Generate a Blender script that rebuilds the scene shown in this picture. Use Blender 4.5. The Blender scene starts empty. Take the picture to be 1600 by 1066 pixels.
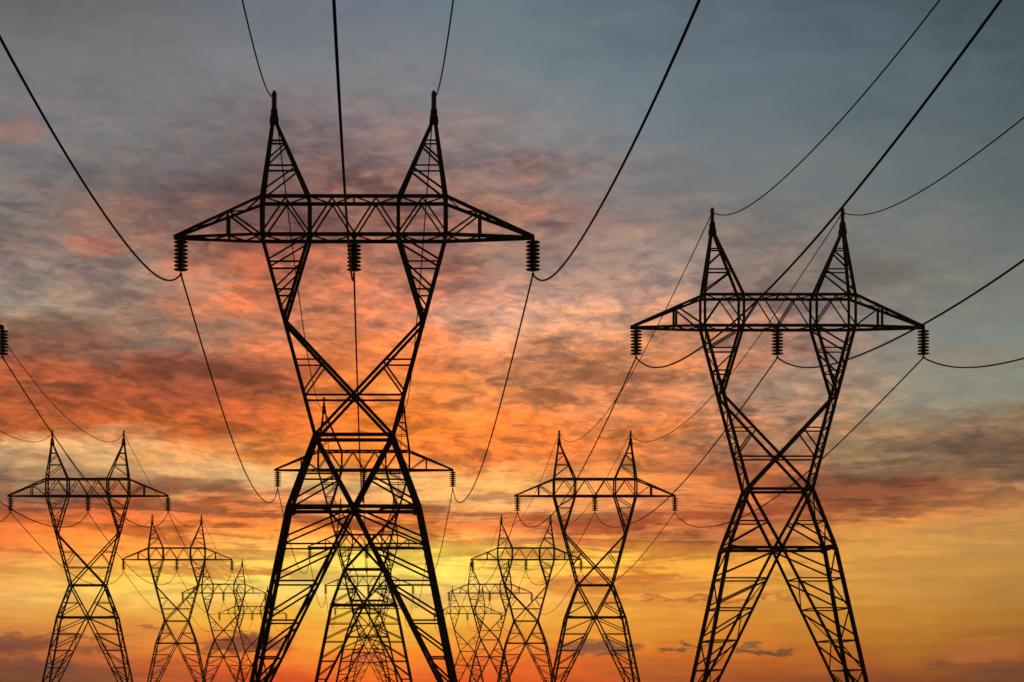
import bpy, math
from mathutils import Vector

# ------------------------------------------------------------------ camera
S = bpy.context.scene
C = S.collection
F = 2700.0                      # focal length in pixels of the 1600 px wide photograph
VX, VY = 583.5, 1094.5          # where the rows of pylons vanish, on the horizon
CAMZ = 1.6
cd = bpy.data.cameras.new('camera')
cam = bpy.data.objects.new('camera', cd); C.objects.link(cam)
cam.location = (0, 0, CAMZ); cam.rotation_euler = (math.radians(90), 0, 0)
cd.sensor_width = 36; cd.lens = F / 1600 * 36
cd.shift_x = (800 - VX) / 1600; cd.shift_y = (VY - 533) / 1600
cd.clip_start = .1; cd.clip_end = 20000
S.camera = cam
S.view_settings.view_transform = 'Standard'
S.view_settings.look = 'None'
S.view_settings.exposure = 0
S.view_settings.gamma = 1

# ------------------------------------------------------------------ node helper
class NT:
    def __init__(s, nt): s.nt = nt
    def n(s, t, **k):
        x = s.nt.nodes.new(t)
        for a, b in k.items(): setattr(x, a, b)
        return x
    def l(s, a, b): s.nt.links.new(a, b)
    def put(s, sock, v):
        if hasattr(v, 'links') or isinstance(v, bpy.types.NodeSocket): s.l(v, sock)
        else: sock.default_value = v
    def m(s, op, a, b=0.0, c=None, clamp=False):
        x = s.n('ShaderNodeMath', operation=op); x.use_clamp = clamp
        s.put(x.inputs[0], a); s.put(x.inputs[1], b)
        if c is not None: s.put(x.inputs[2], c)
        return x.outputs[0]
    def vec(s, x, y, z=0.0):
        c = s.n('ShaderNodeCombineXYZ')
        for i, v in enumerate((x, y, z)): s.put(c.inputs[i], v)
        return c.outputs[0]
    def noise(s, v, scale, detail=4, rough=.5, dist=0.0, lac=2.0):
        x = s.n('ShaderNodeTexNoise'); s.l(v, x.inputs['Vector'])
        x.inputs['Scale'].default_value = scale; x.inputs['Detail'].default_value = detail
        x.inputs['Roughness'].default_value = rough; x.inputs['Distortion'].default_value = dist
        x.inputs['Lacunarity'].default_value = lac
        return x.outputs['Fac']
    def mr(s, v, a, b, c=0.0, d=1.0, smooth=True):
        x = s.n('ShaderNodeMapRange'); x.interpolation_type = 'SMOOTHSTEP' if smooth else 'LINEAR'
        s.put(x.inputs[0], v)
        for i, q in enumerate((a, b, c, d)): x.inputs[i + 1].default_value = q
        return x.outputs[0]
    def mix(s, f, a, b, mode='MIX'):
        x = s.n('ShaderNodeMix', data_type='RGBA', blend_type=mode)
        s.put(x.inputs[0], f)
        for k, v in ((6, a), (7, b)):
            if isinstance(v, tuple): x.inputs[k].default_value = (*v, 1)
            else: s.l(v, x.inputs[k])
        return x.outputs[2]

def lin(c):
    c = max(c, 0) / 255
    return c / 12.92 if c <= .04045 else ((c + .055) / 1.055) ** 2.4
def lin3(c): return tuple(lin(v) for v in c)

# ------------------------------------------------------------------ sky: dusk, altocumulus lit from below the horizon
# sky colour by direction: columns of azimuth, rows of height above the horizon;
# the 4th value is how strongly the cloud texture shows there
XS = [0, 200, 400, 600, 800, 1000, 1200, 1400, 1600]
SKY = {
 -90: [(96,98,99,5),(99,100,103,5),(101,107,116,5),(101,110,122,5),(95,111,121,5),(84,101,110,5),(78,95,104,5),(70,87,96,3),(60,76,81,0)],
 0: [(106,105,105,10),(107,108,110,10),(109,115,125,8),(110,119,131,5),(106,123,131,3),(94,110,118,0),(90,103,114,0),(79,96,104,0),(68,84,90,0)],
 100: [(117,117,120,12),(119,119,121,12),(123,127,132,8),(126,130,134,8),(116,128,135,4),(107,123,131,0),(99,115,124,0),(90,105,113,0),(76,93,98,0)],
 200: [(126,124,127,30),(121,120,121,28),(117,104,107,40),(141,123,123,40),(132,133,134,20),(118,128,135,6),(108,119,125,0),(99,111,116,0),(89,102,106,0)],
 290: [(123,122,120,40),(111,100,99,50),(104,87,86,60),(139,105,96,90),(140,119,114,60),(129,126,126,30),(116,122,122,8),(106,115,117,0),(96,107,108,0)],
 350: [(121,112,109,60),(145,111,99,70),(120,84,78,80),(134,95,85,80),(150,113,101,80),(140,121,116,50),(125,123,119,30),(119,122,120,12),(106,114,114,0)],
 420: [(134,129,125,60),(149,121,108,70),(196,110,77,80),(166,111,92,80),(165,129,114,70),(157,140,131,40),(139,123,114,40),(120,120,114,25),(115,120,118,6)],
 475: [(157,143,127,60),(160,132,112,70),(202,118,81,90),(210,129,96,85),(191,151,133,95),(174,138,123,95),(156,128,115,95),(128,126,118,25),(124,128,121,8)],
 520: [(123,96,79,70),(142,119,104,70),(167,119,94,80),(236,135,82,85),(208,154,121,95),(194,141,108,95),(159,123,109,95),(132,132,127,20),(126,133,129,6)],
 570: [(161,86,57,90),(148,82,59,80),(160,92,66,80),(237,129,69,85),(211,138,93,95),(198,126,83,95),(160,114,93,95),(142,140,127,20),(134,138,127,8)],
 620: [(179,92,52,90),(161,81,51,80),(161,82,53,80),(245,139,62,85),(225,140,82,95),(200,128,86,95),(168,131,107,95),(146,142,123,30),(140,138,121,20)],
 670: [(191,101,56,90),(194,96,47,90),(208,106,50,80),(250,134,46,85),(233,124,55,95),(210,124,68,95),(167,123,92,95),(146,124,94,60),(124,102,78,60)],
 715: [(212,172,123,60),(227,178,117,60),(222,135,65,70),(248,141,57,60),(236,126,59,95),(210,124,68,95),(167,106,75,95),(148,122,88,80),(112,88,70,60)],
 750: [(154,124,96,70),(198,144,93,70),(226,189,128,50),(244,197,122,50),(244,169,90,60),(228,137,72,70),(190,110,66,70),(134,92,64,60),(140,108,76,70)],
 785: [(158,93,65,70),(189,102,61,95),(210,134,82,95),(233,164,97,83),(233,174,105,83),(214,136,80,83),(208,113,59,60),(158,90,59,60),(185,130,80,60)],
 815: [(219,113,52,60),(221,108,50,83),(230,127,51,95),(217,112,45,95),(210,112,54,95),(199,106,59,95),(167,92,60,60),(220,141,71,40),(198,139,78,30)],
 845: [(244,127,56,43),(252,148,58,59),(255,180,86,68),(255,189,80,68),(255,165,87,72),(237,151,64,72),(198,125,63,60),(219,158,77,20),(191,144,78,8)],
 872: [(233,145,73,43),(255,166,65,59),(255,206,92,59),(255,230,90,50),(255,221,85,68),(255,180,65,72),(228,158,65,40),(219,159,73,20),(191,142,74,6)],
 900: [(246,174,84,21),(255,206,83,50),(255,216,99,59),(255,230,105,50),(255,205,92,72),(250,162,58,68),(232,163,70,30),(213,151,69,10),(187,138,67,5)],
 928: [(250,184,95,18),(255,209,97,25),(255,211,106,28),(255,224,118,28),(255,190,99,43),(242,157,62,36),(226,159,65,25),(209,147,64,8),(184,131,61,5)],
 965: [(234,164,75,7),(250,177,73,7),(255,191,61,12),(255,207,76,12),(255,184,67,12),(244,160,55,12),(221,145,48,9),(203,136,47,4),(177,118,46,3)],
 1000: [(200,110,56,7),(231,138,58,7),(255,152,50,12),(255,180,55,12),(255,147,48,12),(239,147,44,12),(211,127,39,9),(193,124,41,6),(169,105,41,12)],
 1030: [(145,78,46,30),(200,100,48,24),(246,105,35,12),(255,144,41,12),(248,112,32,12),(216,112,34,12),(194,97,33,12),(174,98,36,9),(151,82,35,15)],
 1066: [(107,62,44,24),(154,80,46,24),(228,77,29,18),(255,96,26,18),(241,85,26,18),(180,86,37,12),(156,76,35,12),(132,67,38,12),(105,58,38,12)],
 1094: [(87,51,42,18),(128,67,43,18),(201,67,29,18),(253,78,24,18),(219,73,25,18),(154,76,35,12),(132,65,33,12),(110,57,34,12),(87,50,35,12)],
}
SUN_AZ, SUN_EL = math.radians(-0.4), math.radians(.6)   # azimuth measured from +Y towards +X

w = bpy.data.worlds.new('World'); S.world = w; w.use_nodes = True
w.node_tree.nodes.clear()
N = NT(w.node_tree)
tc = N.n('ShaderNodeTexCoord')
sp = N.n('ShaderNodeSeparateXYZ'); N.l(tc.outputs['Generated'], sp.inputs[0])
dx, dy, dz = sp.outputs
AZ = N.m('ARCTAN2', dx, dy)
hyp = N.m('SQRT', N.m('ADD', N.m('MULTIPLY', dx, dx), N.m('MULTIPLY', dy, dy)))
TE = N.m('DIVIDE', dz, N.m('MAXIMUM', hyp, .05))             # tan(elevation)
TEc = N.m('MINIMUM', N.m('MAXIMUM', TE, 0.0), 3.0)
# cloud-deck coordinates: a high layer seen in perspective, so it packs into streaks low down
inv = N.m('DIVIDE', 1.0, N.m('ADD', TEc, .07))
CX = N.m('MULTIPLY', N.m('MULTIPLY', AZ, inv), .78)
CY = N.m('MULTIPLY', inv, .55)
CX2 = N.m('ADD', CX, N.m('MULTIPLY', CY, -.35))                # the streets drift down to the right
P = N.vec(CX2, CY, 0.0)
# flat coordinates for streaks
Q = N.vec(N.m('MULTIPLY', AZ, 7.0), N.m('MULTIPLY', TEc, 42.0), 3.3)
Q2 = N.vec(N.m('MULTIPLY', AZ, 12.0), N.m('MULTIPLY', TEc, 30.0), 8.1)
nA = N.noise(Q, 1.1, 5, .55, .4)
nB = N.noise(Q2, 2.2, 5, .6, .6)
nC = N.noise(N.vec(N.m('ADD', CX2, 5.0), CY, 1.7), 4.0, 5, .6, .5)
# ragged borders: look the colours up a little off their direction
wob = N.m('ADD', N.m('MULTIPLY', N.m('SUBTRACT', nA, .5), .40), N.m('MULTIPLY', N.m('SUBTRACT', nB, .5), .5))
TW = N.m('ADD', TEc, N.m('MULTIPLY', wob, N.mr(TEc, .0, .2, .028, .075, False)))
AW = N.m('ADD', AZ, N.m('ADD', N.m('MULTIPLY', N.m('SUBTRACT', nC, .5), .14), N.m('MULTIPLY', N.m('SUBTRACT', nB, .5), .08)))
TMAX = .46
TN = N.m('DIVIDE', N.m('MAXIMUM', TW, 0.0), TMAX)
cols = []
azs = [math.atan((x - VX) / F) for x in XS]
for i, x in enumerate(XS):
    r = N.n('ShaderNodeValToRGB'); N.l(TN, r.inputs[0])
    r.color_ramp.interpolation = 'LINEAR'
    stops = sorted(((VY - y) / F * math.cos(azs[i]) / TMAX, c[i]) for y, c in SKY.items())
    el = r.color_ramp.elements
    while len(el) > 1: el.remove(el[0])
    el[0].position = 0
    first = True
    for p, c in stops:
        e = el[0] if first else el.new(min(1, max(0, p)))
        first = False
        e.position = min(1, max(0, p)); e.color = (*lin3(c[:3]), c[3] / 100)
    cols.append(r)
col, amp = cols[0].outputs[0], cols[0].outputs[1]
for i in range(1, len(XS)):
    f = N.mr(AW, azs[i - 1], azs[i], 0, 1, False)
    col = N.mix(f, col, cols[i].outputs[0])
    q = N.n('ShaderNodeMix', data_type='FLOAT'); N.l(f, q.inputs[0]); N.l(amp, q.inputs[2]); N.l(cols[i].outputs[1], q.inputs[3])
    amp = q.outputs[0]
# single clouds: (x, y, half width, half height, colour, strength)
CL = [(20, 205, 45, 22, (160,120,108), .6), (150, 385, 60, 14, (196,108,78), .45), (455, 270, 70, 20, (112,92,92), .35),
      (330, 590, 120, 30, (118,76,60), .2), (100, 530, 130, 36, (122,84,68), .6),
      (375, 1008, 72, 15, (132,60,46), .95), (395, 995, 22, 10, (128,62,48), .9), (235, 980, 28, 3, (176,100,58), .8), (100, 992, 90, 4, (150,84,52), .6),
      (930, 1012, 66, 11, (128,80,54), .95), (1075, 1008, 16, 5, (104,76,52), .9), (1046, 1018, 14, 5, (104,76,52), .9),
      (1195, 1018, 45, 5, (94,64,44), .9), (1172, 1009, 14, 4, (112,78,50), .8), (1480, 1040, 34, 4, (120,74,50), .7), (1540, 1018, 66, 14, (186,104,56), .8), (1590, 1050, 70, 16, (116,70,48), .6),
      (570, 1028, 50, 12, (214,84,52), .6), (1120, 936, 125, 3, (184,104,50), .8), (20, 1006, 60, 14, (104,58,52), .8), (60, 1040, 90, 14, (100,60,54), .7), (150, 1012, 34, 6, (140,76,52), .8),
      (1330, 766, 125, 26, (120,72,52), .65), (1390, 802, 60, 9, (128,78,54), .7), (1530, 690, 130, 17, (104,80,68), .7), (1420, 737, 90, 8, (122,96,76), .6), (1560, 655, 90, 5, (124,100,84), .5),
      (1120, 838, 110, 10, (158,92,60), .6), (1350, 425, 90, 26, (112,108,102), .7), (1500, 560, 110, 20, (146,128,108), .4),
      (60, 775, 120, 11, (124,88,72), .7), (300, 760, 90, 12, (156,100,72), .6), (690, 800, 60, 10, (180,100,60), .6), (960, 905, 120, 6, (206,112,50), .7), (330, 893, 120, 7, (206,112,48), .7), (800, 868, 90, 6, (214,128,48), .6)]
TF = N.m('ADD', TEc, N.m('MULTIPLY', N.m('SUBTRACT', N.noise(Q2, 5.0, 4, .65, .4), .5), .016))
AF = N.m('ADD', AZ, N.m('MULTIPLY', N.m('SUBTRACT', N.noise(Q2, 4.0, 4, .65, .4), .5), .05))
def clouds(col, big):
  for (x, y, a, b, c, k) in CL:
    if (b >= 9 and k < .75) != big: continue
    az = math.atan((x - VX) / F); te = (VY - y) / F * math.cos(az)
    u = N.m('DIVIDE', N.m('SUBTRACT', AF, az), a / F * math.cos(az)); v = N.m('DIVIDE', N.m('SUBTRACT', TF, te), b / F)
    r2 = N.m('ADD', N.m('MULTIPLY', u, u), N.m('MULTIPLY', v, v))
    f = N.m('MULTIPLY', N.mr(r2, 1.7, .15), k)
    col = N.mix(f, col, lin3(c))
  return col
col = clouds(col, True)
# cloud texture: lit billows, thin bright ridges and grey-brown hollows
def ridge(v): return N.m('SUBTRACT', 1.0, N.m('MULTIPLY', N.m('ABSOLUTE', N.m('SUBTRACT', v, .5)), 8.0), clamp=True)
PW = N.n('ShaderNodeVectorMath', operation='ADD')
wn = N.n('ShaderNodeTexNoise'); N.l(P, wn.inputs['Vector']); wn.inputs['Scale'].default_value = 7.0; wn.inputs['Detail'].default_value = 3
ws = N.n('ShaderNodeVectorMath', operation='SCALE'); N.l(wn.outputs['Color'], ws.inputs[0]); ws.inputs['Scale'].default_value = .16
N.l(P, PW.inputs[0]); N.l(ws.outputs[0], PW.inputs[1]); PW = PW.outputs[0]
c1 = N.noise(P, 3.2, 5, .55, .5)
c2 = N.noise(PW, 9.0, 7, .60, .3)
c6 = N.noise(PW, 26.0, 5, .6, .4)
c3 = N.noise(Q, 2.6, 5, .55, .8)
c4 = N.noise(N.vec(N.m('MULTIPLY', AZ, 17.0), N.m('MULTIPLY', TEc, 48.0), 1.2), 2.0, 5, .52, .5)
hi = N.m('ADD', N.m('ADD', N.m('MULTIPLY', c1, .31), N.m('ADD', N.m('MULTIPLY', c2, .32), N.m('MULTIPLY', c6, .08))), N.m('ADD', N.m('MULTIPLY', c3, .10), N.m('MULTIPLY', c4, .21)))
c5 = N.noise(N.vec(N.m('MULTIPLY', AZ, 9.0), N.m('ADD', N.m('MULTIPLY', TEc, 105.0), N.m('MULTIPLY', AZ, 2.0)), 4.4), 1.3, 6, .58, .5)
lo = N.m('ADD', N.m('MULTIPLY', c5, 1.25), N.m('ADD', N.m('MULTIPLY', c4, .40), -.325))
zl = N.mr(TEc, .15, .105)
qm = N.n('ShaderNodeMix', data_type='FLOAT'); N.l(zl, qm.inputs[0]); N.l(hi, qm.inputs[2]); N.l(lo, qm.inputs[3]); cl = qm.outputs[0]
rd = N.m('MULTIPLY', ridge(N.noise(PW, 6.5, 4, .55, .6)), N.mr(c4, .41, .58))
dark = N.m('MULTIPLY', N.mr(cl, .52, .44), amp)
lit = N.m('MULTIPLY', N.m('MAXIMUM', N.mr(cl, .52, .585), N.m('MULTIPLY', rd, .85)), amp)
low = N.mr(TEc, .14, .08)                                       # near the glow hollows stay red-brown
dcol = N.mix(low, (.56, .56, .66), (.52, .38, .48))
lcol = N.mix(N.mr(TEc, .30, .15), (1.60, 1.27, 1.06), (1.72, 1.46, 1.24))
lcol = N.mix(zl, lcol, (1.42, 1.28, 1.22))
col = N.mix(dark, col, N.mix(1.0, col, dcol, 'MULTIPLY'))
col = N.mix(lit, col, N.mix(1.0, col, lcol, 'MULTIPLY'))
# fine mottling of the cloud puffs
c7 = N.noise(N.vec(N.m('MULTIPLY', AZ, 17.0), N.m('MULTIPLY', TEc, 46.0), 7.7), 4.5, 5, .6, .6)
mo = N.m('ADD', 1.0, N.m('MULTIPLY', amp, N.m('ADD', N.mr(c7, .41, .60, -.13, .19), N.m('MULTIPLY', N.mr(c6, .42, .62, -.10, .12), N.mr(TEc, .09, .17)))))
mc = N.vec(mo, N.m('POWER', mo, .85), N.m('POWER', mo, .6))
col = N.mix(1.0, col, mc, 'MULTIPLY')
col = clouds(col, False)
# the rest of the dome: the twilight sky itself
sky = N.n('ShaderNodeTexSky'); sky.sky_type = 'NISHITA'; sky.sun_disc = False
sky.sun_elevation = SUN_EL; sky.sun_rotation = SUN_AZ
sk = N.mix(1.0, sky.outputs[0], (.06, .06, .06), 'MULTIPLY')
away = N.m('MAXIMUM', N.mr(N.m('ABSOLUTE', N.m('SUBTRACT', AZ, .08)), .5, 1.1), N.mr(TE, .5, .9))
col = N.mix(away, col, sk)
bg = N.n('ShaderNodeBackground'); N.l(col, bg.inputs[0]); bg.inputs[1].default_value = 1.0
out = N.n('ShaderNodeOutputWorld'); N.l(bg.outputs[0], out.inputs[0])

# ------------------------------------------------------------------ sun, almost set, straight ahead behind the pylons
sd = bpy.data.lights.new('sun', 'SUN'); sd.energy = .25; sd.angle = math.radians(.5); sd.color = (1, .62, .32)
sun = bpy.data.objects.new('sun', sd); C.objects.link(sun)
d = Vector((math.sin(SUN_AZ) * math.cos(SUN_EL), math.cos(SUN_AZ) * math.cos(SUN_EL), math.sin(SUN_EL)))
sun.rotation_euler = d.to_track_quat('Z', 'Y').to_euler()

# ------------------------------------------------------------------ materials
def mat(name, base, rough, metal=0.0, var=.3, scale=6.0, bump=0.0, second=None):
    m = bpy.data.materials.new(name); m.use_nodes = True
    T = NT(m.node_tree); b = m.node_tree.nodes['Principled BSDF']
    t = T.n('ShaderNodeTexCoord')
    f = T.noise(t.outputs['Object'], scale, 5, .6, .3)
    a = tuple(v * (1 - var) for v in base); c = second or tuple(v * (1 + var) for v in base)
    T.l(T.mix(T.mr(f, .35, .65), a, c), b.inputs['Base Color'])
    T.l(T.mr(f, .3, .7, rough - .08, rough + .08), b.inputs['Roughness'])
    b.inputs['Metallic'].default_value = metal
    if bump:
        bp = T.n('ShaderNodeBump'); bp.inputs['Strength'].default_value = bump
        T.l(T.noise(t.outputs['Object'], scale * 4, 4, .6), bp.inputs['Height']); T.l(bp.outputs[0], b.inputs['Normal'])
    return m
STEEL = mat('weathered_dark_steel', (.011, .010, .010), .8, 0, .3, 3.0, .1, (.020, .015, .011))
PORC = mat('brown_glazed_porcelain', (.014, .009, .008), .6, 0, .25, 8.0)
WIRE = mat('dull_cable', (.012, .012, .012), .9, 0, .2, 2.0)
CONC = mat('concrete', (.26, .25, .23), .9, 0, .25, 3.0, .2)
GRASS = mat('dry_field_grass', (.055, .060, .025), .95, 0, .4, .12, .3, (.10, .085, .04))

# ------------------------------------------------------------------ mesh builder
class MB:
    def __init__(s): s.v = []; s.f = []
    def hull(s, pts, faces):
        o = len(s.v); s.v += [tuple(p) for p in pts]; s.f += [tuple(o + i for i in f) for f in faces]
    def angle(s, a, b, w, side=(0, 1, 0), t=None):
        """steel angle section from a to b: one flange across the face, one along `side`"""
        a, b = Vector(a), Vector(b); d = (b - a).normalized()
        v = Vector(side); v = v - d * v.dot(d)
        if v.length < 1e-3: v = Vector((1, 0, 0)) - d * d.x
        v.normalize(); u = d.cross(v).normalized()
        t = t or max(.012, w * .14)
        h = w / 2
        pr = [(-h, -h), (h, -h), (h, -h + t), (-h + t, -h + t), (-h + t, h), (-h, h)]
        pts = [p + u * x + v * y for p in (a, b) for x, y in pr]
        s.hull(pts, [(i, (i + 1) % 6, 6 + (i + 1) % 6, 6 + i) for i in range(6)] +
               [(5, 4, 3, 2, 1, 0), (6, 7, 8, 9, 10, 11)])
    def box(s, c, sx, sy, sz, top=1.0):
        x, y, z = c; p = []
        for k, q in ((-1, 1.0), (1, top)):
            p += [(x + i * sx / 2 * q, y + j * sy / 2 * q, z + k * sz / 2) for i, j in ((-1, -1), (1, -1), (1, 1), (-1, 1))]
        s.hull(p, [(3, 2, 1, 0), (4, 5, 6, 7), (0, 1, 5, 4), (1, 2, 6, 5), (2, 3, 7, 6), (3, 0, 4, 7)])
    def plate(s, c, r, t=.03, n=6, sz=1.0):
        x, y, z = c; p = []
        for k in (-1, 1):
            p += [(x + r * math.cos(math.tau * (i + .5) / n), y + k * t / 2, z + sz * r * math.sin(math.tau * (i + .5) / n)) for i in range(n)]
        s.hull(p, [tuple(range(n)), tuple(range(2 * n - 1, n - 1, -1))] + [(i, n + i, n + (i + 1) % n, (i + 1) % n) for i in range(n)])
    def lathe(s, c, prof, n=16):
        x, y, z = c; p = []
        for r, h in prof: p += [(x + r * math.cos(math.tau * i / n), y + r * math.sin(math.tau * i / n), z + h) for i in range(n)]
        f = []
        for k in range(len(prof) - 1):
            f += [(k * n + i, k * n + (i + 1) % n, (k + 1) * n + (i + 1) % n, (k + 1) * n + i) for i in range(n)]
        f += [tuple(range(n - 1, -1, -1)), tuple((len(prof) - 1) * n + i for i in range(n))]
        s.hull(p, f)
    def tube(s, pts, r, n=8):
        pts = [Vector(p) for p in pts]; o = len(s.v)
        for i, p in enumerate(pts):
            d = (pts[min(i + 1, len(pts) - 1)] - pts[max(i - 1, 0)]).normalized()
            u = d.cross(Vector((0, 0, 1))); u = u.normalized() if u.length > 1e-3 else Vector((1, 0, 0)); v = u.cross(d)
            s.v += [tuple(p + u * r * math.cos(math.tau * k / n) + v * r * math.sin(math.tau * k / n)) for k in range(n)]
        for i in range(len(pts) - 1):
            s.f += [(o + i * n + k, o + i * n + (k + 1) % n, o + (i + 1) * n + (k + 1) % n, o + (i + 1) * n + k) for k in range(n)]
        s.f += [tuple(o + k for k in range(n - 1, -1, -1)), tuple(o + (len(pts) - 1) * n + k for k in range(n))]
    def build(s, name, m, parent=None, smooth=False):
        me = bpy.data.meshes.new(name); me.from_pydata(s.v, [], s.f); me.materials.append(m); me.update()
        if smooth:
            for p in me.polygons: p.use_smooth = len(p.vertices) == 4
        o = bpy.data.objects.new(name, me); C.objects.link(o)
        if parent: o.parent = parent
        return o

def tag(o, label=None, cat=None, group=None, kind=None):
    for k, v in (('label', label), ('category', cat), ('group', group), ('kind', kind)):
        if v: o[k] = v

# ------------------------------------------------------------------ ground (below the frame, but it is there)
DROP = .4                                                     # the outer rows stand a little lower
def gz(x):
    t = min(1, max(0, (abs(x) - 12) / 8)); t = t * t * (3 - 2 * t)
    return -DROP * t
xs = [-900, -400, -120, -60, -30] + list(range(-22, -9, 2)) + list(range(-8, 9, 4)) + list(range(10, 23, 2)) + [30, 60, 120, 400, 900]
ys = [-300, -100, -20, 0, 20, 60, 120, 250, 500, 800, 1400]
g = MB()
g.v = [(x, y, gz(x)) for y in ys for x in xs]
g.f = [(j * len(xs) + i, j * len(xs) + i + 1, (j + 1) * len(xs) + i + 1, (j + 1) * len(xs) + i) for j in range(len(ys) - 1) for i in range(len(xs) - 1)]
ground = g.build('ground', GRASS); tag(ground, 'dark open grass field under the pylons', kind='structure')

# ------------------------------------------------------------------ pylon
K = 23.256                                                    # pixels per metre at the first centre pylon
def X(p): return p / K
def Z(y): return (1094.5 - y) / K + CAMZ
def lerp(a, b, t): return a + (b - a) * t
Y_FOOT = 1131.7
def half(y):                                                  # half width of the outer posts
    pts = [(314, 143), (378, 142), (684, 60), (796, 101), (Y_FOOT, 168)]
    for (a, p), (b, q) in zip(pts, pts[1:]):
        if y <= b: return lerp(p, q, (y - a) / (b - a))
    return 168
def dep(y):                                                   # half depth of the body
    pts = [(192, .13), (314, .93), (506, .95), (622, 1.08), (684, 1.25), (Y_FOOT, 3.1)]
    if y < 192: return .13
    for (a, p), (b, q) in zip(pts, pts[1:]):
        if y <= b: return lerp(p, q, (y - a) / (b - a))
    return 3.1
def pt(px, y, k): return (X(px), k * dep(y), Z(y))            # k = -1 near face, +1 far face
BOT, TOP, KN, XC, WA, BE = 373.0, 314.0, 504.0, 621.0, 684.0, 796.0
def inner(y): return 168 * (y - BE) / (Y_FOOT - BE)           # inner post of the lower legs
SF = (0, 1, 0); SS = (1, 0, 0)

INS_L, INS_R = 270.0, 279.0
def make_pylon(name, label, group, discs):
    root = bpy.data.objects.new(name, None); C.objects.link(root)
    tag(root, label, 'pylon', group)
    LV = [796, 854, 911, 972, 1028, 1080, Y_FOOT - 6]
    # four legs: corner post, inner post and the lacing between them
    for k in (-1, 1):
        for s in (-1, 1):
            m = MB()
            side = (0, -k, 0)
            m.angle(pt(s * half(BE), BE, k), pt(s * 168, Y_FOOT, k), 0.297, side)
            m.angle(pt(0, BE, k), pt(s * 168, Y_FOOT, k), 0.196, side)
            for i in range(1, len(LV) - 1):
                y = LV[i]
                m.angle(pt(s * half(y), y, k), pt(s * inner(y), y, k), 0.111, side)
            for i in range(len(LV) - 2):
                a, b = LV[i], LV[i + 1]
                m.angle(pt(s * max(inner(a), 6), a + 4, k), pt(s * half(b), b - 8, k), 0.124, side)
            for y in LV[1:-1]:
                m.plate((s * X(half(y) - 3), k * (dep(y) + .0), Z(y)), 0.112); m.plate((s * X(inner(y)), k * dep(y), Z(y)), 0.092)
            lg = m.build('leg', STEEL, root)
            f = MB(); f.box((s * X(168), k * 3.1, -.05), 1.1, 1.1, .9, .75); f.build('footing', CONC, lg)
    # side faces of the legs
    for s in (-1, 1):
        m = MB()
        for i, y in enumerate(LV[1:-1]):
            m.angle(pt(s * half(y), y, -1), pt(s * half(y), y, 1), 0.111, (0, 0, 1))
            m.angle(pt(s * inner(y), y, -1), pt(s * inner(y), y, 1), 0.091, (0, 0, 1))
        for i in range(len(LV) - 1):
            a, b = LV[i], LV[i + 1]; kk = 1 if i % 2 else -1
            m.angle(pt(s * half(a), a, kk), pt(s * half(b), b, -kk), 0.124, SS)
            if i: m.angle(pt(s * inner(a), a, -kk), pt(s * inner(b), b, kk), 0.098, SS)
        m.build('side_bracing', STEEL, root)
    # belt ring where the legs part
    m = MB()
    for k in (-1, 1):
        m.angle(pt(-half(BE), BE, k), pt(half(BE), BE, k), 0.231, (0, -k, 0))
        m.plate((0, k * dep(BE), Z(BE + 1)), 0.277); 
        for s in (-1, 1):
            m.plate((s * X(half(BE) - 4), k * dep(BE), Z(BE)), 0.264)
            m.angle(pt(s * half(BE), BE - 5, k), pt(s * 40, BE, -k * .2), 0.115, SF)
    for s in (-1, 1): m.angle(pt(s * half(BE), BE, -1), pt(s * half(BE), BE, 1), 0.207, SS)
    m.angle(pt(0, BE, -1), pt(0, BE, 1), 0.138, SS)
    m.build('belt_frame', STEEL, root)
    # tapering body between belt and waist
    m = MB(); y1 = 745
    for k in (-1, 1):
        for s in (-1, 1):
            sd_ = (0, -k, 0)
            m.angle(pt(s * half(WA), WA, k), pt(s * half(BE), BE, k), 0.275, sd_)
            m.angle(pt(s * half(WA), WA, k), pt(0, BE, k), 0.218, sd_)
            xd = 60 * (BE - y1) / (BE - WA)
            m.angle(pt(s * half(y1), y1, k), pt(s * xd, y1, k), 0.111, sd_)
            m.angle(pt(s * xd, y1 + 3, k), pt(s * half(BE - 8), BE - 8, k), 0.124, sd_)
    for s in (-1, 1):
        m.angle(pt(s * half(y1), y1, -1), pt(s * half(y1), y1, 1), 0.104, (0, 0, 1))
        m.angle(pt(s * half(WA), WA, -1), pt(s * half(y1), y1, 1), 0.111, SS)
        m.angle(pt(s * half(WA), WA, 1), pt(s * half(y1), y1, -1), 0.111, SS)
        m.angle(pt(s * half(y1), y1, 1), pt(s * half(BE), BE, -1), 0.111, SS)
        m.angle(pt(s * half(y1), y1, -1), pt(s * half(BE), BE, 1), 0.111, SS)
    m.build('body_frame', STEEL, root)
    # waist ring
    m = MB()
    for k in (-1, 1):
        m.angle(pt(-60, WA, k), pt(60, WA, k), 0.218, (0, -k, 0))
        for s in (-1, 1): m.plate((s * X(57), k * dep(WA), Z(WA)), 0.251)
    for s in (-1, 1): m.angle(pt(s * 60, WA, -1), pt(s * 60, WA, 1), 0.184, SS)
    m.build('waist_frame', STEEL, root)
    # the big X in the window of the tower
    m = MB()
    for k in (-1, 1):
        sd_ = (0, -k, 0)
        for s in (-1, 1):
            m.angle(pt(s * half(KN), KN, k), pt(-s * 60, WA, k), 0.201, sd_)
            xd = half(KN) - (half(KN) + 60) * (567 - KN) / (WA - KN)
            m.angle(pt(s * xd, 567, k), pt(s * half(567), 567, k), 0.104, sd_)
            m.angle(pt(s * (xd - 3), 571, k), pt(s * half(616), 616, k), 0.111, sd_)
        m.angle(pt(-half(XC), XC + 1, k), pt(half(XC), XC + 1, k), 0.124, sd_)
        m.plate((0, k * dep(XC), Z(XC)), 0.198)
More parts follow.
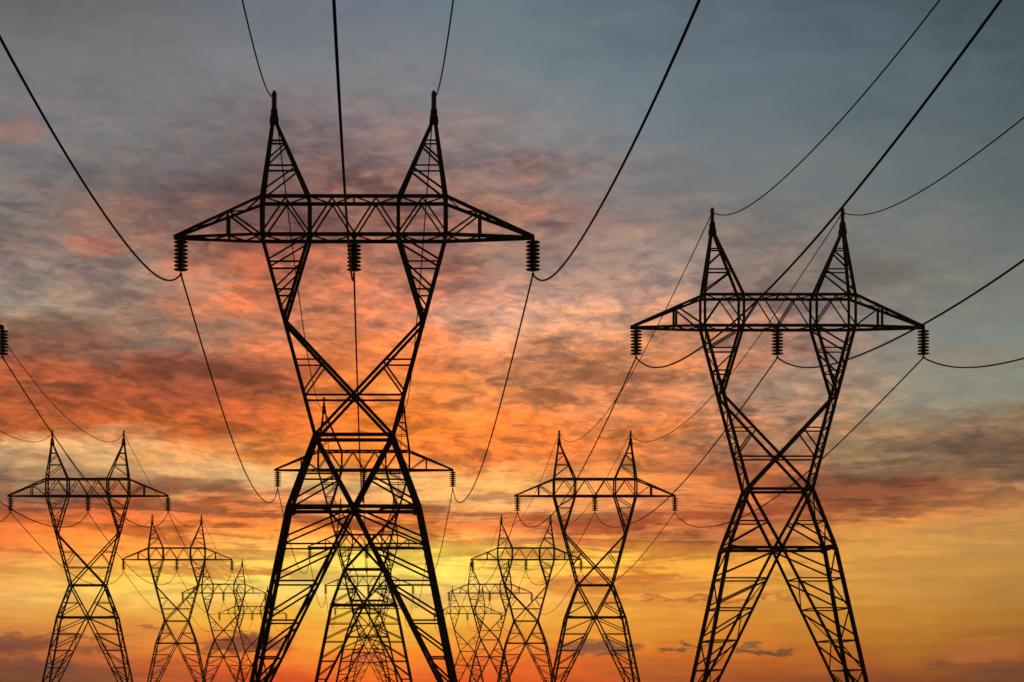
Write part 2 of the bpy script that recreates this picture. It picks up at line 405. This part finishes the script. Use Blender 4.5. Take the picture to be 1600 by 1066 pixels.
    m.angle(pt(0, XC, -1), pt(0, XC, 1), 0.117, (0, 0, 1))
    m.build('cross_brace', STEEL, root)
    # the two V-shaped window posts
    for s in (-1, 1):
        m = MB()
        for k in (-1, 1):
            sd_ = (0, -k, 0)
            m.angle(pt(s * 143, BOT, k), pt(s * 60, WA, k), 0.237, sd_)
            m.angle(pt(s * 69, BOT, k), pt(s * half(KN), KN, k), 0.220, sd_)
            inn = lambda y: 69 + (half(KN) - 69) * (y - BOT) / (KN - BOT)
            for y in (415, 458):
                m.angle(pt(s * half(y), y, k), pt(s * inn(y), y, k), 0.111, sd_)
            m.angle(pt(s * 74, 377, k), pt(s * half(413), 412, k), 0.117, sd_)
            m.angle(pt(s * inn(418), 418, k), pt(s * half(455), 455, k), 0.111, sd_)
            m.angle(pt(s * inn(461), 461, k), pt(s * half(485), 485, k), 0.098, sd_)
            m.plate((s * X(half(KN) - 2), k * dep(KN), Z(KN)), 0.198, sz=1.3)
        ly = [378, 415, 458, 500, 535, 567, 594, 621, 652, 684]
        for i in range(len(ly) - 1):
            kk = 1 if i % 2 else -1
            m.angle(pt(s * half(ly[i]), ly[i], kk), pt(s * half(ly[i + 1]), ly[i + 1], -kk), 0.098, SS)
            if i: m.angle(pt(s * half(ly[i]), ly[i], -1), pt(s * half(ly[i]), ly[i], 1), 0.085, (0, 0, 1))
        for y in (415, 458): m.angle(pt(s * inn(y), y, -1), pt(s * inn(y), y, 1), 0.078, (0, 0, 1))
        m.build('window_post', STEEL, root)
    # bridge truss
    m = MB(); D = .93
    for k in (-1, 1):
        sd_ = (0, -k, 0)
        m.angle((X(-143), k * D, Z(BOT)), (X(143), k * D, Z(BOT)), 0.220, sd_)
        m.angle((X(-143), k * D, Z(TOP)), (X(143), k * D, Z(TOP)), 0.207, sd_)
        for x in (-143, -69, 69, 143):
            m.angle((X(x), k * D, Z(BOT)), (X(x), k * D, Z(TOP)), 0.220, sd_)
            m.plate((X(x), k * D, Z(BOT)), 0.178); m.plate((X(x), k * D, Z(TOP)), 0.145)
        for a, b in ((-143, -106), (-69, -106), (-69, -34), (0, -34), (0, 34), (69, 34), (69, 106), (143, 106)):
            m.angle((X(a), k * D, Z(BOT - 3)), (X(b), k * D, Z(TOP + 2)), 0.111, sd_)
        m.plate((0, k * D, Z(BOT)), 0.165)
        for x in (-106, -34, 34, 106): m.plate((X(x), k * D, Z(TOP)), 0.106)
    for y in (BOT, TOP):
        xx = [-143, -106, -69, -34, 0, 34, 69, 106, 143]
        for i in range(8):
            kk = 1 if i % 2 else -1
            m.angle((X(xx[i]), kk * D, Z(y)), (X(xx[i + 1]), -kk * D, Z(y)), 0.104, (0, 0, 1))
        for x in (-143, -69, 0, 69, 143): m.angle((X(x), -D, Z(y)), (X(x), D, Z(y)), 0.127, (0, 0, 1))
    m.build('bridge', STEEL, root)
    # tapered crossarms
    for s in (-1, 1):
        m = MB()
        def ad(x): return lerp(D, .10, (x - 143) / (279 - 143))
        def at(x): return lerp(TOP, BOT - 2, (x - 143) / (279 - 143))
        for k in (-1, 1):
            sd_ = (0, -k, 0)
            m.angle((s * X(143), k * D, Z(BOT)), (s * X(279), k * .1, Z(BOT)), 0.207, sd_)
            m.angle((s * X(143), k * D, Z(TOP)), (s * X(279), k * .1, Z(BOT - 2)), 0.196, sd_)
            m.angle((s * X(196), k * ad(196), Z(at(196))), (s * X(196), k * ad(196), Z(BOT)), 0.172, sd_)
            m.angle((s * X(194), k * ad(196), Z(at(194))), (s * X(146), k * D, Z(BOT - 2)), 0.117, sd_)
        xx = [143, 170, 196, 222, 250]
        for i in range(4):
            kk = 1 if i % 2 else -1
            for q in (0, 1):
                f = at if q else (lambda x: BOT)
                m.angle((s * X(xx[i]), kk * ad(xx[i]), Z(f(xx[i]))), (s * X(xx[i + 1]), -kk * ad(xx[i + 1]), Z(f(xx[i + 1]))), 0.091, (0, 0, 1))
        m.box((s * X(277), 0, Z(BOT - 1)), .34, .34, .26)
        m.build('crossarm', STEEL, root)
    # two peaks that carry the earth wires
    for s in (-1, 1):
        m = MB(); ya = 190.0; xa = 124.5
        po = lambda y: lerp(xa + 2.2, 143, (y - ya) / (TOP - ya)); pi = lambda y: lerp(xa - 2.2, 69, (y - ya) / (TOP - ya))
        for k in (-1, 1):
            sd_ = (0, -k, 0)
            m.angle(pt(s * po(ya), ya + 2, k), pt(s * 143, TOP, k), 0.218, sd_)
            m.angle(pt(s * pi(ya), ya + 2, k), pt(s * 69, TOP, k), 0.207, sd_)
            for y in (223.5, 264): m.angle(pt(s * po(y), y, k), pt(s * pi(y), y, k), 0.111, sd_)
            m.angle(pt(s * pi(228), 228, k), pt(s * po(256), 255, k), 0.111, sd_)
            m.angle(pt(s * pi(266), 266, k), pt(s * po(306), 305, k), 0.117, sd_)
        ly = [200, 223.5, 244, 264, 288, 314]
        for i in range(5):
            kk = 1 if i % 2 else -1
            m.angle(pt(s * po(ly[i]), ly[i], kk), pt(s * po(ly[i + 1]), ly[i + 1], -kk), 0.078, SS)
        pk = m.build('peak', STEEL, root)
        c = MB()
        c.box((s * X(xa), 0, Z(190)), .60, .5, .42, .92); c.box((s * X(xa), 0, Z(182)), .46, .40, .66, .95)
        c.box((s * X(xa), 0, Z(173.5)), .36, .32, .16)
        c.build('cap', STEEL, pk)
        q = MB(); z0 = Z(171.5); nn = 9; st = (Z(146) - z0) / nn
        q.lathe((s * X(xa), 0, z0 - .05), [(.09, 0), (.09, Z(145) - z0 + .05)], 10)
        for i in range(nn):
            q.lathe((s * X(xa), 0, z0 + (i + .5) * st), [(.08, -.05), (.175, -.03), (.19, 0), (.10, .035)], 12)
        q.box((s * X(xa), 0, Z(144.8)), .2, .12, .1)
        q.build('earth_wire_insulator', PORC, pk)
    # three insulator strings
    for px, yo in ((-INS_L, 0), (0, 0), (INS_R, 0)):
        nD = 8; zt, zb = Z(380.0), Z(422.5); st = (zt - zb) / (nD - 1)
        h = MB()
        h.lathe((X(px), 0, zb - .10), [(.10, 0), (.15, .08), (.15, zt - zb + .14), (.10, zt - zb + .3)], 12)
        h.box((X(px), 0, Z(375.0)), .22, .2, .28); h.box((X(px), 0, zb - .17), .09, .12, .22)
        h.box((X(px), 0, zb - .31), .16, .30, .09)
        if px == 0:
            h.box((0, 0, Z(373.5)), .16, 1.9, .16)
        prof = [(.16, -.075), (.30, -.062), (.44, -.030), (.485, .0), (.46, .022), (.30, .055), (.16, .085)]
        if discs:
            st_ = h.build('insulator_string', PORC, root, True)
            for i in range(nD):
                dd = MB(); dd.lathe((X(px), 0, zt - i * st), prof, 20); dd.build('disc', PORC, st_, True)
        else:
            for i in range(nD): h.lathe((X(px), 0, zt - i * st), prof, 10)
            h.build('insulator_string', PORC, root, True)
    return root

def kids(o): return [c for c in list(C.objects) if c.parent == o]
def copy_tree(o, parent=None):
    c = o.copy(); C.objects.link(c); c.parent = parent
    for ch in kids(o): copy_tree(ch, c)
    return c

SPAN = F * 23.65 * 1.8335e-3
ROWS = {'centre': (-1.30, .9900, 0.0), 'right': (33.2, 1.2130, -DROP), 'left': (-42.8, 1.2130, -DROP)}
ORD = ['first', 'second', 'third', 'fourth', 'fifth']
LAB = {
 ('centre', 0): 'largest black lattice pylon, standing in front left of the middle',
 ('centre', 1): 'black lattice pylon seen directly behind and through the largest one',
 ('centre', 2): 'third lattice pylon of the middle row, small, framed by the larger two',
 ('centre', 3): 'fourth lattice pylon of the middle row, thin against the yellow glow',
 ('centre', 4): 'farthest tiny lattice pylon of the middle row, low between the big legs',
 ('right', 0): 'second largest black lattice pylon, standing alone on the right',
 ('right', 1): 'mid-sized lattice pylon between the largest and the big right-hand one',
 ('right', 2): 'third pylon of the right row, its arm tip behind the mid-sized pylon',
 ('right', 3): 'fourth pylon of the right row, small and thin near the biggest leg',
 ('right', 4): 'farthest faint pylon of the right row, beside the largest pylon\'s right leg',
 ('left', 0): 'pylon cut off by the left edge, only its arm tip and insulator showing',
 ('left', 1): 'mid-sized lattice pylon standing nearest the left edge of the picture',
 ('left', 2): 'third pylon of the left row, right of the mid-sized left pylon',
 ('left', 3): 'fourth pylon of the left row, small, before a mauve cloud',
 ('left', 4): 'farthest faint pylon of the left row, partly behind the largest leg',
}
near = make_pylon('lattice_pylon', 'x', 'lattice pylons of the three power lines', True)
far = None
for row, (x, d0, dzr) in ROWS.items():
    for i in range(5):
        if row == 'centre' and i == 0: o = near
        elif i < 2: o = copy_tree(near)
        elif far is None: o = far = make_pylon('lattice_pylon', 'x', 'lattice pylons of the three power lines', False)
        else: o = copy_tree(far)
        o.location = (x + (.33 if row == 'left' and i == 0 else 0), (d0 + i) * SPAN, dzr)
        o['label'] = LAB[(row, i)]

# ------------------------------------------------------------------ cables, one object per span
def sag_shape(t):
    u = 2 * t - 1
    return 4 * t * (1 - t) * (1 + .30 * u + .68 * max(u, 0) ** 4)
KINDS = [('left conductor', -INS_L, Z(430), .060, 5.6), ('middle conductor', 0, Z(430), .060, 5.6), ('right conductor', INS_R, Z(430), .060, 5.6),
         ('left earth wire', -124.5, Z(153), .044, 5.6), ('right earth wire', 124.5, Z(153), .044, 5.6)]
NSEG = 72
for row, (x, d0, dzr) in ROWS.items():
    for i in range(-1 if row != 'left' else 0, 4):
        for kn, px, z, rad, sg in KINDS:
            pts = []
            y0 = (d0 + i) * SPAN
            for k in range(NSEG + 1):
                t = k / NSEG
                t = t * .55 + .45 * (.5 - .5 * math.cos(math.pi * t))
                pts.append((x + X(px) + (.33 * (1 - t) if row == 'left' and i == 0 else 0), y0 + t * SPAN, z + dzr - sg * sag_shape(t)))
            m = MB(); m.tube(pts, rad, 6)
            earth = 'earth' in kn
            o = m.build('earth_wire' if earth else 'power_cable', WIRE, None, True)
            if i < 0: lb = f'{kn} sweeping up and over the camera from first pylon of the {row} row'
            else: lb = f'{kn} sagging between {ORD[i]} and {ORD[i+1]} pylons of the {row} row'
            tag(o, lb, 'earth wire' if earth else 'power cable', 'earth wires strung between the peaks' if earth else 'conductors strung between the pylons')

# ------------------------------------------------------------------ evening haze: one closed box of even air
hm = bpy.data.materials.new('evening_haze'); hm.use_nodes = True
nt = hm.node_tree; nt.nodes.clear()
pv = nt.nodes.new('ShaderNodeVolumePrincipled'); ho = nt.nodes.new('ShaderNodeOutputMaterial')
pv.inputs['Color'].default_value = (.95, .78, .56, 1); pv.inputs['Density'].default_value = .00013; pv.inputs['Anisotropy'].default_value = .65
nt.links.new(pv.outputs[0], ho.inputs['Volume'])
h = MB(); h.box((0, 550, 28), 1840, 1760, 62)
hz = h.build('haze', hm); tag(hz, 'thin warm evening haze between the pylons', kind='stuff')
